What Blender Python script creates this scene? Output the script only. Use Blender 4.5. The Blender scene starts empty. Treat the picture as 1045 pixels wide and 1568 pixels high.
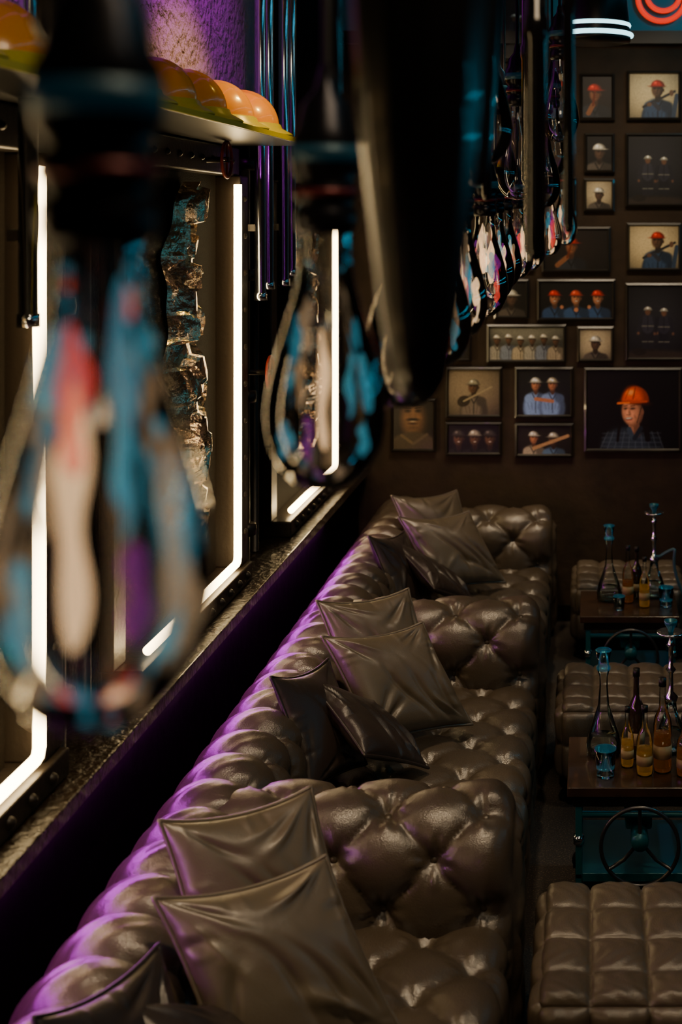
import bpy, math, random
import numpy as np
from mathutils import Vector, Matrix
random.seed(4); rng=np.random.RandomState(7)
D=bpy.data; C=bpy.context
# ------------------------------------------------------------ materials
def mat(name,col,rough=.5,metal=0,emis=None,es=0,trans=0,ior=1.45,coat=0,bump=None,colvar=None,spec=None):
    m=D.materials.new(name); m.use_nodes=True; nt=m.node_tree; b=nt.nodes['Principled BSDF']
    b.inputs['Base Color'].default_value=(*col,1); b.inputs['Roughness'].default_value=rough
    b.inputs['Metallic'].default_value=metal; b.inputs['Transmission Weight'].default_value=trans
    b.inputs['IOR'].default_value=ior; b.inputs['Coat Weight'].default_value=coat
    if spec is not None: b.inputs['Specular IOR Level'].default_value=spec
    if emis: b.inputs['Emission Color'].default_value=(*emis,1); b.inputs['Emission Strength'].default_value=es
    tc=None
    def coord():
        nonlocal tc
        if tc is None: tc=nt.nodes.new('ShaderNodeTexCoord')
        return tc.outputs['Object']
    if colvar:
        sc,c2,lo,hi=colvar
        n=nt.nodes.new('ShaderNodeTexNoise'); n.inputs['Scale'].default_value=sc; n.inputs['Detail'].default_value=6
        nt.links.new(coord(),n.inputs['Vector'])
        r=nt.nodes.new('ShaderNodeValToRGB'); r.color_ramp.elements[0].position=lo; r.color_ramp.elements[1].position=hi
        r.color_ramp.elements[0].color=(*col,1); r.color_ramp.elements[1].color=(*c2,1)
        nt.links.new(n.outputs['Fac'],r.inputs['Fac']); nt.links.new(r.outputs['Color'],b.inputs['Base Color'])
    if bump:
        prev=None
        for (kind,sc,st,dist) in bump:
            if kind=='vor':
                n=nt.nodes.new('ShaderNodeTexVoronoi'); n.inputs['Scale'].default_value=sc; o=n.outputs['Distance']
            else:
                n=nt.nodes.new('ShaderNodeTexNoise'); n.inputs['Scale'].default_value=sc; n.inputs['Detail'].default_value=5; o=n.outputs['Fac']
            nt.links.new(coord(),n.inputs['Vector'])
            bp=nt.nodes.new('ShaderNodeBump'); bp.inputs['Strength'].default_value=st; bp.inputs['Distance'].default_value=dist
            nt.links.new(o,bp.inputs['Height'])
            if prev: nt.links.new(prev.outputs['Normal'],bp.inputs['Normal'])
            prev=bp
        nt.links.new(prev.outputs['Normal'],b.inputs['Normal'])
    return m
def thin_glass(name,tint=(1,1,1),refl=(1,1,1),rough=.02,fac=.5):
    m=D.materials.new(name); m.use_nodes=True; nt=m.node_tree; nt.nodes.clear()
    o=nt.nodes.new('ShaderNodeOutputMaterial'); t=nt.nodes.new('ShaderNodeBsdfTransparent'); g=nt.nodes.new('ShaderNodeBsdfGlossy')
    mx=nt.nodes.new('ShaderNodeMixShader'); f=nt.nodes.new('ShaderNodeLayerWeight'); f.inputs['Blend'].default_value=fac
    t.inputs['Color'].default_value=(*tint,1); g.inputs['Color'].default_value=(*refl,1); g.inputs['Roughness'].default_value=rough
    nt.links.new(f.outputs['Fresnel'],mx.inputs[0]); nt.links.new(t.outputs[0],mx.inputs[1]); nt.links.new(g.outputs[0],mx.inputs[2])
    nt.links.new(mx.outputs[0],o.inputs['Surface'])
    return m
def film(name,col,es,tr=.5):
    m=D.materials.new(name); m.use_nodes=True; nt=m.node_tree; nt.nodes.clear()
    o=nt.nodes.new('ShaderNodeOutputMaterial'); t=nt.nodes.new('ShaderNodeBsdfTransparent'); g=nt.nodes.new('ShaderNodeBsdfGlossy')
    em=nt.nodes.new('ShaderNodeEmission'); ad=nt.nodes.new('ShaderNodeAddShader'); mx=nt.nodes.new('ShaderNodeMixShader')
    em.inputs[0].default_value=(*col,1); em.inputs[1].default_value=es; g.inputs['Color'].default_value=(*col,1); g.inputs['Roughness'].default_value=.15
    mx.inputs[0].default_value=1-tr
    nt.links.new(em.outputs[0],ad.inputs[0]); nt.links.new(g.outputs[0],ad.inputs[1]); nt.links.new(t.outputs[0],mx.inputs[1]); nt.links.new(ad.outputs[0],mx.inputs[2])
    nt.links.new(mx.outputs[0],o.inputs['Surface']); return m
M={}
M['leather']=mat('leather_sofa',(.060,.045,.032),.32,bump=[('vor',260,.25,.002),('noise',26,.4,.006)],colvar=(3,(.042,.032,.023),.35,.65),spec=.75)
M['leather_ott']=mat('leather_ottoman',(.088,.068,.049),.34,bump=[('vor',260,.25,.002),('noise',30,.3,.005)],spec=.7)
M['pillow']=mat('pillow_leather',(.080,.064,.046),.36,bump=[('vor',300,.15,.002),('noise',5,.3,.02)],spec=.75)
M['pillowd']=mat('pillow_leather_dark',(.022,.016,.014),.36,bump=[('vor',300,.15,.002),('noise',6,.4,.02)],spec=.5)
M['button']=mat('button_leather',(.04,.03,.022),.35)
M['wallb']=mat('back_wall_plaster',(.032,.020,.012),.8,bump=[('noise',14,.3,.02)],colvar=(5,(.018,.012,.008),.3,.7),spec=.2)
M['walll']=mat('left_wall_plaster',(.008,.006,.005),.6,bump=[('noise',60,.5,.01)],spec=.1)
M['panel']=mat('panel_speckled',(.0026,.0019,.0013),.8,bump=[('noise',160,.7,.006)],colvar=(160,(.014,.009,.006),.55,.8),spec=.04)
M['brick']=mat('rough_plaster',(.36,.30,.34),.85,bump=[('noise',30,1,.04),('noise',8,.8,.06)],spec=.1)
M['black']=mat('black_metal',(.010,.009,.009),.35,.4)
M['ceil']=mat('ceiling_black',(.006,.006,.007),.8)
M['iron']=mat('riveted_iron',(.014,.010,.007),.42,.3,bump=[('noise',50,.4,.004)])
M['steel']=mat('wheel_steel',(.08,.08,.085),.3,.8)
M['ledge']=mat('varnished_ledge',(.012,.0075,.0045),.30,coat=.45,bump=[('noise',34,1,.016)])
M['wains']=mat('dark_wood_wainscot',(.002,.0014,.0014),.6,bump=[('noise',12,.4,.01)],spec=.05)
M['led']=mat('warm_led',(1,.8,.5),.5,emis=(1,.71,.34),es=30)
M['mag']=mat('magenta_led',(.5,0,.6),.5,emis=(.78,.05,.95),es=88)
M['foil']=mat('crumpled_foil',(.85,.68,.47),.25,1,bump=[('noise',22,.8,.02)])
M['chrome']=mat('chrome',(.75,.8,.85),.14,1)
M['hat']=mat('helmet_orange',(.85,.34,.015),.25,coat=.4)
M['haty']=mat('helmet_rim_yellow',(.55,.50,.02),.3)
M['red']=mat('red_paint',(.30,.03,.015),.35)
M['floor']=mat('floor_carpet',(.014,.010,.008),.85,bump=[('noise',130,1,.01)],colvar=(150,(.10,.07,.045),.55,.7))
M['teal']=mat('teal_paint_metal',(.010,.10,.13),.32,.3)
M['wood']=mat('table_dark_wood',(.040,.021,.012),.2,coat=.5,bump=[('noise',18,.3,.004)],colvar=(9,(.02,.012,.008),.3,.7))
M['frame']=mat('picture_frame_black',(.010,.008,.006),.28,coat=.5)
M['glass']=thin_glass('clear_glass',(.95,.98,.99),(.97,1,1),.03,.27)
M['bulb']=thin_glass('bulb_glass',(.90,.90,.91),(1,1,1),.03,.40)
M['smoke']=mat('smoked_glass',(.005,.0045,.005),.3,coat=.35)
M['gloss']=mat('gloss_black_tube',(.005,.0045,.005),.15,coat=.8)
M['amber']=mat('amber_liquor',(.50,.17,.03),.05,trans=.85,ior=1.36,emis=(.7,.25,.03),es=.02)
M['yellow']=mat('yellow_liquor',(.75,.42,.07),.05,trans=.85,ior=1.36,emis=(.8,.4,.04),es=.03)
M['dkglass']=mat('dark_bottle_glass',(.02,.012,.008),.06,coat=.6)
M['label']=mat('bottle_label',(.25,.18,.08),.6)
M['water']=thin_glass('vase_water',(.88,.95,.96),(.8,1,1),.05,.2)
M['blueg']=film('blue_drink_and_glint',(.05,.34,.46),.14,.7)  # drink colour; on the rims it stands in for cyan reflections
M['socket']=mat('bulb_socket',(.015,.015,.02),.28,.7)
M['cap']=mat('socket_teal_reflection',(.015,.05,.07),.4,.3,emis=(.0,.08,.12),es=.07)  # teal reflection on the black socket, put in as colour and faint glow
M['hose']=mat('hookah_hose',(.05,.12,.14),.35)
M['refl_cream']=film('reflection_cream',(1,.68,.36),1.15,.52)  # glowing films that imitate coloured reflections in the bulb glass
M['refl_cyan']=film('reflection_cyan',(.07,.38,.50),.6,.62)
M['refl_red']=film('reflection_red',(.9,.08,.05),.65,.55)
M['refl_mag']=film('reflection_magenta',(.35,.03,.42),.3,.6)
M['refl_tan']=film('reflection_tan',(.55,.37,.20),.45,.6)
M['refl_dred']=mat('socket_red_reflection',(.10,.012,.016),.35,.4)  # red reflection on the black socket, put into the band colour
M['ringw']=mat('lamp_ring_white',(.8,.95,1),.4,emis=(.40,.88,1),es=3.2)
M['neonr']=mat('neon_red',(.6,.02,.005),.4,emis=(1,.022,.002),es=1.0)
M['tube_teal']=mat('added_tube_teal',(.1,.8,1),.4,emis=(.03,.6,.9),es=7)
M['neonu']=mat('under_table_led',(.1,.8,1),.4,emis=(.03,.6,.9),es=3)
M['tube_mag']=mat('added_tube_magenta',(.8,.1,1),.4,emis=(.65,.04,.9),es=1.6)
M['tealwall']=mat('teal_band_wall',(.02,.20,.27),.6)
# ------------------------------------------------------------ helpers
def empty(name,loc=(0,0,0)):
    e=D.objects.new(name,None); e.empty_display_size=.1; C.collection.objects.link(e); e.location=loc; return e
def obj(name,v,f,m,parent=None,smooth=True):
    me=D.meshes.new(name); 
    me.from_pydata([tuple(map(float,p)) for p in v],[],[tuple(map(int,q)) for q in f]); me.update()
    o=D.objects.new(name,me); C.collection.objects.link(o)
    if m: me.materials.append(m if not isinstance(m,str) else M[m])
    if smooth: me.polygons.foreach_set('use_smooth',[True]*len(me.polygons))
    if parent: 
        o.parent=parent; o.matrix_parent_inverse=parent.matrix_basis.inverted()
    return o
def gridfaces(nu,nv,wu=False,wv=False,off=0):
    f=[]
    for i in range(nu-(0 if wu else 1)):
        for j in range(nv-(0 if wv else 1)):
            a=i*nv+j; b=((i+1)%nu)*nv+j; c=((i+1)%nu)*nv+(j+1)%nv; d=i*nv+(j+1)%nv
            f.append((a+off,b+off,c+off,d+off))
    return f
def box(name,lo,hi,m,parent=None,bev=0.0):
    x0,y0,z0=lo;x1,y1,z1=hi
    v=[(x0,y0,z0),(x1,y0,z0),(x1,y1,z0),(x0,y1,z0),(x0,y0,z1),(x1,y0,z1),(x1,y1,z1),(x0,y1,z1)]
    f=[(0,3,2,1),(4,5,6,7),(0,1,5,4),(1,2,6,5),(2,3,7,6),(3,0,4,7)]
    o=obj(name,v,f,m,parent,False)
    if bev:
        b=o.modifiers.new('b','BEVEL'); b.width=bev; b.segments=3
    return o
def lathe(name,prof,c,m,parent=None,n=32,rib=0,ribn=0,smooth=True,axis='z'):
    v=[];f=[]
    for (r,z) in prof:
        for k in range(n):
            t=2*math.pi*k/n; rr=r*(1+rib*math.cos(ribn*t))
            p=(rr*math.cos(t),rr*math.sin(t),z)
            if axis=='y': p=(p[0],p[2],p[1])
            if axis=='x': p=(p[2],p[0],p[1])
            v.append((c[0]+p[0],c[1]+p[1],c[2]+p[2]))
    m_=len(prof)
    for i in range(m_-1):
        for k in range(n):
            f.append((i*n+k,i*n+(k+1)%n,(i+1)*n+(k+1)%n,(i+1)*n+k))
    if prof[0][0]>1e-4: f.append(tuple(range(n))[::-1])
    if prof[-1][0]>1e-4: f.append(tuple((m_-1)*n+k for k in range(n)))
    return obj(name,v,f,m,parent,smooth)
def tubes(name,paths,r,m,parent=None,n=10,closed=False):
    V=[];F=[]
    for pts in paths:
        P=[Vector(p) for p in pts]; N=len(P); off=len(V)
        up=None
        for i,p in enumerate(P):
            if closed: t=(P[(i+1)%N]-P[i-1])
            else: t=(P[min(i+1,N-1)]-P[max(i-1,0)])
            t.normalize()
            if up is None: up=Vector((0,0,1)) if abs(t.z)<.9 else Vector((1,0,0))
            s=t.cross(up); s.normalize(); u=s.cross(t); u.normalize(); up=u
            rr=r[i] if isinstance(r,(list,tuple)) else r
            for k in range(n):
                a=2*math.pi*k/n; q=p+s*rr*math.cos(a)+u*rr*math.sin(a); V.append(q)
        F+=gridfaces(N,n,closed,True,off)
        if not closed:
            F.append(tuple(off+k for k in range(n))[::-1]); F.append(tuple(off+(N-1)*n+k for k in range(n)))
    return obj(name,V,F,m,parent,True)
def ring(c,r,axis='y',n=48):
    o=[]
    for k in range(n):
        a=2*math.pi*k/n; x,y=r*math.cos(a),r*math.sin(a)
        o.append({'y':(c[0]+x,c[1],c[2]+y),'x':(c[0],c[1]+x,c[2]+y),'z':(c[0]+x,c[1]+y,c[2])}[axis])
    return o
def rivets(name,pts,r,m,parent,axis='x'):
    V=[];F=[]
    for p in pts:
        off=len(V); n=10; lv=[(1,0),(.85,.45),(.5,.8),(.02,.95)]
        for (a,h) in lv:
            for k in range(n):
                t=2*math.pi*k/n; x,y,z=r*a*math.cos(t),r*a*math.sin(t),r*h
                V.append((p[0]+z,p[1]+x,p[2]+y) if axis=='x' else (p[0]+x,p[1]+y,p[2]+z))
        F+=gridfaces(4,n,False,True,off); F.append(tuple(off+3*n+k for k in range(n)))
    return obj(name,V,F,m,parent)
def resample(P,n):
    P=np.array(P,float); d=np.r_[0,np.cumsum(np.hypot(*np.diff(P,axis=0).T))]
    s=np.linspace(0,d[-1],n); Q=np.c_[np.interp(s,d,P[:,0]),np.interp(s,d,P[:,1])]
    T=np.gradient(Q,axis=0)
    k=np.ones(5)/5
    Tp=np.pad(T,((2,2),(0,0)),'edge'); T=np.c_[np.convolve(Tp[:,0],k,'valid'),np.convolve(Tp[:,1],k,'valid')]
    T/=np.linalg.norm(T,axis=1)[:,None]
    return Q,np.c_[T[:,1],-T[:,0]],s
def arc(cx,cz,r,a0,a1,n=24):
    return [(cx+r*math.cos(math.radians(a0+(a1-a0)*i/n)),cz+r*math.sin(math.radians(a0+(a1-a0)*i/n))) for i in range(n+1)]
def tuft(s,t,W,H,A):
    a=s/W+t/H; b=s/W-t/H
    fa=np.abs(np.sin(np.pi*a)); fb=np.abs(np.sin(np.pi*b))
    da=a-np.round(a); db=b-np.round(b); r=np.hypot(da,db)
    th=np.arctan2(da,db)
    h=.60*(fa*fb)**.36+.40*(1-np.exp(-(r/.17)**2))
    h+= .09*np.cos(8*th+1.1*np.sin(5*np.round(a)+3*np.round(b)))*np.exp(-((r-.2)/.13)**2)
    return A*h
def buttons_on(pts,name,parent,r=.014):
    V=[];F=[]
    for (p,n) in pts:
        n=Vector(n).normalized(); p=Vector(p); s=n.orthogonal().normalized(); u=n.cross(s); off=len(V)
        for (a,h) in [(1,-.2),(1,.1),(.8,.42),(.4,.6),(.02,.65)]:
            for k in range(12):
                t=2*math.pi*k/12; V.append(p+s*r*a*math.cos(t)+u*r*a*math.sin(t)+n*r*h)
        F+=gridfaces(5,12,False,True,off)
    if V: obj(name,V,F,'button',parent)
# ------------------------------------------------------------ room
Wy=8.2; LX=-1.62; RX=3.4; FY=-2.2; CZ=4.3
box('floor',(LX-.2,FY-.2,-.1),(RX+.2,Wy+.2,0),'floor')
box('ceiling',(LX-.2,FY-.2,CZ),(RX+.2,Wy+.2,CZ+.1),'ceil')
box('wall_back',(LX-.2,Wy,0),(RX+.2,Wy+.1,CZ),'wallb')
box('wall_left',(LX-.1,FY,0),(LX,Wy,CZ),'walll')
box('wall_right',(RX,FY,0),(RX+.1,Wy,CZ),'wallb')
box('wall_front',(LX-.2,FY-.1,0),(RX+.2,FY,CZ),'wallb')
box('trim_1',(LX,Wy-.05,3.66),(RX,Wy,3.74),'black')
box('trim_2',(LX,Wy-.02,3.74),(RX,Wy,CZ),'tealwall')
box('baseboard_back',(LX,Wy-.02,0),(RX,Wy,.1),'black')
box('trim_3',(LX,FY,0),(-1.47,Wy-.03,.93),'wains')
box('trim_4',(LX,FY,.93),(-1.41,Wy-.03,.98),'ledge',bev=.006)
tubes('magenta_led_strip',[[(-1.452,FY+.1,.908),(-1.452,7.1,.908)]],.006,'mag')
box('trim_5',(LX,2.0,3.0),(LX+.06,6.3,CZ),'brick')
def valve(y,z,e,x=-1.45):
    tubes('valve_rim',[ring((x,y,z),.07,'x',36)],.007,'red',e,8,True)
    tubes('valve_spokes',[[(x,y,z),(x,y+.07*math.cos(a),z+.07*math.sin(a))] for a in np.arange(0,6.2,math.pi/2)],.005,'red',e,8)
    tubes('valve_stem',[[(x+.01,y,z),(-1.56,y,z)]],.012,'iron',e,12)
# ------------------------------------------------------------ wall panels
for pi_,(a,b) in enumerate([(.3,1.42),(2.37,3.52),(4.38,5.50),(6.48,7.60)]):
    e=empty('illuminated_wall_panel',(LX,(a+b)/2,1.9))
    x0=LX
    box('backing',(x0,a,.98),(x0+.02,b,2.8),'panel',e)
    box('frame_bottom',(x0,a-.12,.981),(-1.478,b+.14,1.060),'iron',e,.008)
    box('frame_top',(x0,a-.12,2.74),(-1.53,b+.12,2.86),'iron',e,.008)
    box('frame_far',(x0,b+.025,1.060),(-1.50,b+.15,2.74),'iron',e,.008)
    box('frame_near',(x0,a-.14,1.060),(-1.57,a-.02,2.74),'iron',e,.008)
    rivets('rivets',[(-1.479,y,1.02) for y in np.arange(a,b+.12,.13)],.018,'iron',e)
    rv=[(-1.531,y,2.80) for y in np.arange(a,b+.1,.14)]+[(-1.501,b+.09,z) for z in np.arange(1.2,2.72,.16)]
    rivets('rivets_upper',rv,.014,'iron',e)
    tubes('led_tube',[[(-1.505,a,1.09),(-1.505,b-.03,1.09),(-1.505,b-.01,1.095),(-1.505,b,1.115),(-1.505,b,2.70)]],.017,'led',e,12)
    if pi_==2: valve(5.14,2.79,e)
    nu,nv=100,34; V=[]
    R=np.random.RandomState(20+pi_)
    cx=R.rand(70)*1.4; cy=R.rand(70)*.36; ch=R.rand(70); ga=R.normal(0,1.4,(70,2))
    for i in range(nu):
        t=i/(nu-1); z=1.3+1.4*t
        yc=(b-.58)+.12*math.sin(t*5.2+.4)+.22*t*t+.015*math.sin(t*31)
        w=(.27*math.sin(math.pi*min(1,max(0,t*.98+.01)))**.5+.02)*(1+.3*math.sin(t*17)+.2*math.sin(t*41))
        for j in range(nv):
            u=j/(nv-1); sm=math.sin(math.pi*u)
            d=(cx-1.4*t)**2+(cy-.36*u)**2; k=np.argsort(d)[:2]
            f=(ch[k[0]]+ga[k[0],0]*(1.4*t-cx[k[0]])+ga[k[0],1]*(.36*u-cy[k[0]]))
            x=LX+.03+.06*sm+.08*sm*(f-.3)
            V.append((min(max(x,LX+.021),-1.49),yc+(u-.5)*w+.02*(ch[k[0]]-.5)*sm,z))
    obj('crumpled_foil',V,gridfaces(nu,nv),'foil',e,False)
for y in (1.9,3.95,6.0):
    e=empty('wall_pipe',(-1.5,y,2))
    tubes('pipe',[[(-1.58,y-.16,.985),(-1.58,y-.16,2.88)]],.035,'iron',e,16)
    tubes('pipe_thin',[[(-1.59,y+.1,.985),(-1.59,y+.1,2.88)]],.02,'iron',e,12)
    for z in (1.15,1.75,2.3,2.8): lathe('collar',[(.048,-.025),(.052,0),(.048,.025)],(-1.565,y-.16,z),'iron',e,20)
    if y>5: valve(5.84,1.86,e)
for (y,x,z0) in [(5.62,-1.44,2.22),(5.76,-1.44,2.26),(6.05,-1.44,2.26),(6.2,-1.44,2.3),(3.3,-1.44,2.3)]:
    e=empty('chrome_pipe',(x,y,3)); tubes('tube',[[(x,y,z0),(x,y,CZ)]],.024,'chrome',e,20)
    lathe('end_cap',[(.028,-.02),(.028,.015)],(x,y,z0),'chrome',e,20); box('wall_bracket',(-1.49,y-.012,2.5),(x,y+.012,2.53),'iron',e)
e=empty('helmet_shelf',(-1.4,4.3,2.88)); box('board',(LX,2.2,2.865),(-1.20,5.5,2.885),'black',e,.004)
box('lip',(-1.20,2.2,2.866),(-1.192,5.5,2.884),'haty',e)
def hat(c,rot,name='hard_hat'):
    e=empty(name,c); n=48; V=[]
    for i in range(16):
        ph=math.pi/2*i/15
        for k in range(n):
            t=2*math.pi*k/n
            r=math.cos(ph); ridge=1+.035*math.exp(-(math.sin(t)*math.cos(ph)/.12)**2)+.02*math.exp(-((abs(math.sin(t))*math.cos(ph)-.35)/.07)**2)
            V.append((.15*r*math.cos(t)*ridge,.122*r*math.sin(t)*ridge,.02+.16*math.sin(ph)**.9*ridge))
    F=gridfaces(16,n,False,True)
    R=Matrix.Rotation(rot,4,'Z'); T=Matrix.Translation(c)
    obj('shell',[(T@R@Vector(v)) for v in V],F,'hat',e)
    V=[]
    for (s,z) in [(1.0,.05),(1.04,.045),(1.06,.03),(1.18,.010),(1.2,.004),(1.19,0),(1.0,.008)]:
        for k in range(n):
            t=2*math.pi*k/n; ex=1+ (.18*(s-1)/.2*max(0,math.cos(t))**2 if s>1 else 0)
            V.append(T@R@Vector((.147*s*math.cos(t)*ex,.122*s*math.sin(t),z)))
    obj('brim',V,gridfaces(7,n,False,True),'haty',e)
for y in (2.65,3.0,3.75,4.12,4.46,4.82,5.2): hat((-1.41,y,2.889),0)
# ------------------------------------------------------------ sofa
S=empty('chesterfield_sofa',(-.8,4.9,0))
y0s,y1s=1.3,8.12
P=[(-.97,.30),(-1.02,.62)]+arc(-1.175,.62,.155,0,180)+[(-1.335,.08)]
Q,N,s=resample(P,160); ys=np.arange(y0s,y1s,.009)
Yg,Sg=np.meshgrid(ys,s,indexing='ij')
t0=s[np.argmin(np.abs(Q[:,0]+1.095)+(Q[:,1]<.6)*9)]
W_=.195
tt_=np.minimum(Sg-t0,0)
h=tuft(Yg,tt_,W_,.27,.058)
beyond=np.clip((Sg-t0)/.06,0,1)
hc=.062*(np.abs(np.sin(np.pi*Yg/W_))**.5)+.003*np.sin(Yg*90+Sg*60)*np.sin(Sg*25+Yg*13)
h=h*(1-beyond)+hc*beyond
h=h*np.clip((s[-1]-Sg)/.15,0,1)-.026
X=Q[:,0][None]+N[:,0][None]*h; Z=Q[:,1][None]+N[:,1][None]*h
obj('backrest',np.stack([X,Yg,Z],-1).reshape(-1,3),gridfaces(len(ys),len(s)),'leather',S)
def find_buttons(W,H,smin,smax,tmin,tmax,so,to,map_fn):
    out=[]
    for a in range(-60,90):
        for b in range(-60,90):
            sv=(a+b)/2*W-so; tv=(a-b)/2*H-to
            if smin<sv<smax and tmin<tv<tmax: out.append(map_fn(sv,tv))
    return out
def mapper(Q,N,s,A,fn):
    def f(sv,tv):
        q=[np.interp(tv,s,Q[:,k]) for k in (0,1)]; n=[np.interp(tv,s,N[:,k]) for k in (0,1)]
        return fn(sv,q[0]-n[0]*A,q[1]-n[1]*A,n)
    return f
fn=lambda sv,x,z,n:((x,sv,z),(n[0],0,n[1]))
buttons_on(find_buttons(W_,.27,y0s,y1s,.05,t0+.02,0,-t0,mapper(Q,N,s,.023,fn)),'back_buttons',S,.011)
P=[(-.27,.06),(-.27,.36)]+arc(-.33,.36,.06,0,90,8)+[(-1.02,.42)]
Q,N,s=resample(P,105); ys=np.arange(y0s,y1s,.012)
Yg,Sg=np.meshgrid(ys,s,indexing='ij')
h=tuft(Yg,Sg-.1,.28,.30,.055)-.014
X=Q[:,0][None]+N[:,0][None]*h; Z=Q[:,1][None]+N[:,1][None]*h
obj('seat',np.stack([X,Yg,Z],-1).reshape(-1,3),gridfaces(len(ys),len(s)),'leather',S)
buttons_on(find_buttons(.28,.30,y0s,y1s,.02,s[-1]-.03,0,-.1,mapper(Q,N,s,.012,fn)),'seat_buttons',S)
def arm(y0,th=.36):
    r=th/2; P=[(y0+th,.06),(y0+th,.59)]+arc(y0+r,.59,r,0,180)+[(y0,.06)]
    Q,N,s=resample(P,150); xe=-.235; rr=.07; x0=-1.2
    xs=np.arange(x0,xe-rr,.009)
    Xg,Sg=np.meshgrid(xs,s,indexing='ij'); A=.066
    h=tuft(Xg+.02,Sg+.01,.30,.30,A)-.038
    rows=[np.stack([Xg,Q[:,0][None]+N[:,0][None]*h,Q[:,1][None]+N[:,1][None]*h],-1)]
    hl=h[-1]
    for k in range(1,11):
        a=math.pi/2*k/10; x=xe-rr+rr*math.sin(a); ins=rr*(1-math.cos(a))
        hh=hl*(1-k/14)-ins
        rows.append(np.stack([np.full(len(s),x),Q[:,0]+N[:,0]*hh,Q[:,1]+N[:,1]*hh],-1)[None])
    last=rows[-1][0]
    spine=np.stack([np.full(len(s),xe),np.full(len(s),y0+r),np.clip(last[:,2],.1,.59)],-1)
    for w in np.linspace(.08,1,16):
        p=last*(1-w)+spine*w
        hh=tuft(p[:,1]-y0-r,p[:,2]-.59,.28,.30,.035)*min(1,w*3)
        p=p.copy(); p[:,0]=xe+hh*.9
        rows.append(p[None])
    G=np.concatenate(rows,0)
    obj('arm',G.reshape(-1,3),gridfaces(G.shape[0],len(s)),'leather',S)
    fn=lambda sv,y,z,n:((sv,y,z),(0,n[0],n[1]))
    buttons_on(find_buttons(.30,.30,x0+.2,xe-rr,.02,s[-1]-.02,.02,.01,mapper(Q,N,s,.034,fn)),'arm_buttons',S)
for y in (1.89,3.83,5.81,7.78): arm(y,.36 if y<7 else .34)
for (x,y) in [(x,y) for x in (-.33,-1.25) for y in (1.4,3.95,5.9,8.0)]:
    lathe('foot',[(.03,0),(.04,.07)],(x,y,0),'black',S,16)
# ------------------------------------------------------------ pillows
def pillow(c,ax,ay,size=.46,th=.15,m='pillow',seed=0,orth=True):
    ax=Vector(ax).normalized(); ay=Vector(ay)
    if orth: ay=ay-ax*ay.dot(ax)
    ay.normalize(); n=ax.cross(ay).normalized()
    R=np.random.RandomState(seed); c=np.array(c)
    K=80; u=np.linspace(-1,1,K); U,Vv=np.meshgrid(u,u,indexing='ij')
    g=.07
    px=U*(1-g*(1-np.abs(Vv)**2.2)*np.abs(U)**3); py=Vv*(1-g*(1-np.abs(U)**2.2)*np.abs(Vv)**3)
    prof=np.clip((1-U**2)*(1-Vv**2),0,1)**.45
    e=empty('throw_pillow',tuple(c)); 
    w=np.zeros_like(U)
    for k in range(12):
        cx,cy=R.choice([-1,1]),R.choice([-1,1]); a=R.uniform(.15,.85)*math.pi/2
        dx,dy=(U-cx)*(-cx),(Vv-cy)*(-cy); th_=np.arctan2(dy,dx); rad=np.hypot(dx,dy)
        w+=.011*R.uniform(.4,1.2)*np.exp(-((th_-a-.12*np.sin(rad*2))/.08)**2)*np.exp(-((rad-R.uniform(.3,.9))/.35)**2)*R.choice([-1,1])
    w+=.008*np.sin(3.1*U+2*Vv+seed)*np.cos(2.3*Vv-seed)
    for k,(o,am) in enumerate([(-.15,.016),(.12,.014),(.38,.012)]):
        q=(U*.80+Vv*.35)-o+.06*np.sin(4*Vv+seed+k)
        w-=am*np.exp(-(q/.05)**2)*np.exp(-((Vv+.25+.1*k)/.45)**2)
    for k in range(7):
        x_=R.uniform(-.9,.9); sd=R.choice([0,1]); A_=(U if sd else Vv); B_=(Vv if sd else U)
        w+=.005*np.exp(-((A_-x_)/.05)**2)*np.clip((np.abs(B_)-.6)/.4,0,1)*R.choice([-1,1])
    verts=[];faces=[]
    sag=(-.018*(1-U**2)*(Vv>0)*np.abs(Vv)).ravel()
    for sgn in (1,-1):
        z=sgn*(th/2*prof+w*np.clip(prof*2,0,1))
        pts=c+np.outer((px*size/2).ravel(),np.array(ax))+np.outer((py*size/2).ravel(),np.array(ay))+np.outer(z.ravel(),np.array(n))
        pts[:,2]+=sag
        off=len(verts); verts+=list(pts)
        f=gridfaces(K,K,off=off); faces+= f if sgn>0 else [q[::-1] for q in f]
    obj('cushion',verts,faces,m,e)
    edge=[(u[i],-1) for i in range(K)]+[(1,u[i]) for i in range(1,K)]+[(u[i],1) for i in range(K-2,-1,-1)]+[(-1,u[i]) for i in range(K-2,0,-1)]
    pts=[]
    for (a,b) in edge:
        qx=a*(1-g*(1-abs(b)**2.2)*abs(a)**3); qy=b*(1-g*(1-abs(a)**2.2)*abs(b)**3)
        q=Vector(c)+ax*qx*size/2*1.01+ay*qy*size/2*1.01; q.z+=-.018*(1-a*a)*max(b,0); pts.append(q)
    tubes('piping',[pts],.006,m,e,8,True)
def diag(d1,d2):
    d1=Vector(d1).normalized(); d2=Vector(d2); d2=(d2-d1*d2.dot(d1)).normalized(); return d1+d2,d2-d1
k=0
for dy in (-1.97,0,2.04):
    k+=10
    pillow((-.775,5.18+dy,.70),(.80,.58,-.06),(-.48,.32,.80),.45,.17,'pillow',k+1,False)
    pillow((-.895,5.46+dy,.755),(.80,.58,-.05),(-.36,.32,.85),.43,.14,'pillow',k+2,False)
    pillow((-1.0,4.76+dy,.70),*diag((.51,.46,-.73),(.05,.92,.30)),.41,.13,'pillowd',k+3)
    pillow((-.835,4.84+dy,.66),*diag((.78,.10,-.62),(-.13,.99,0)),.40,.11,'pillowd',k+4)
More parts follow.
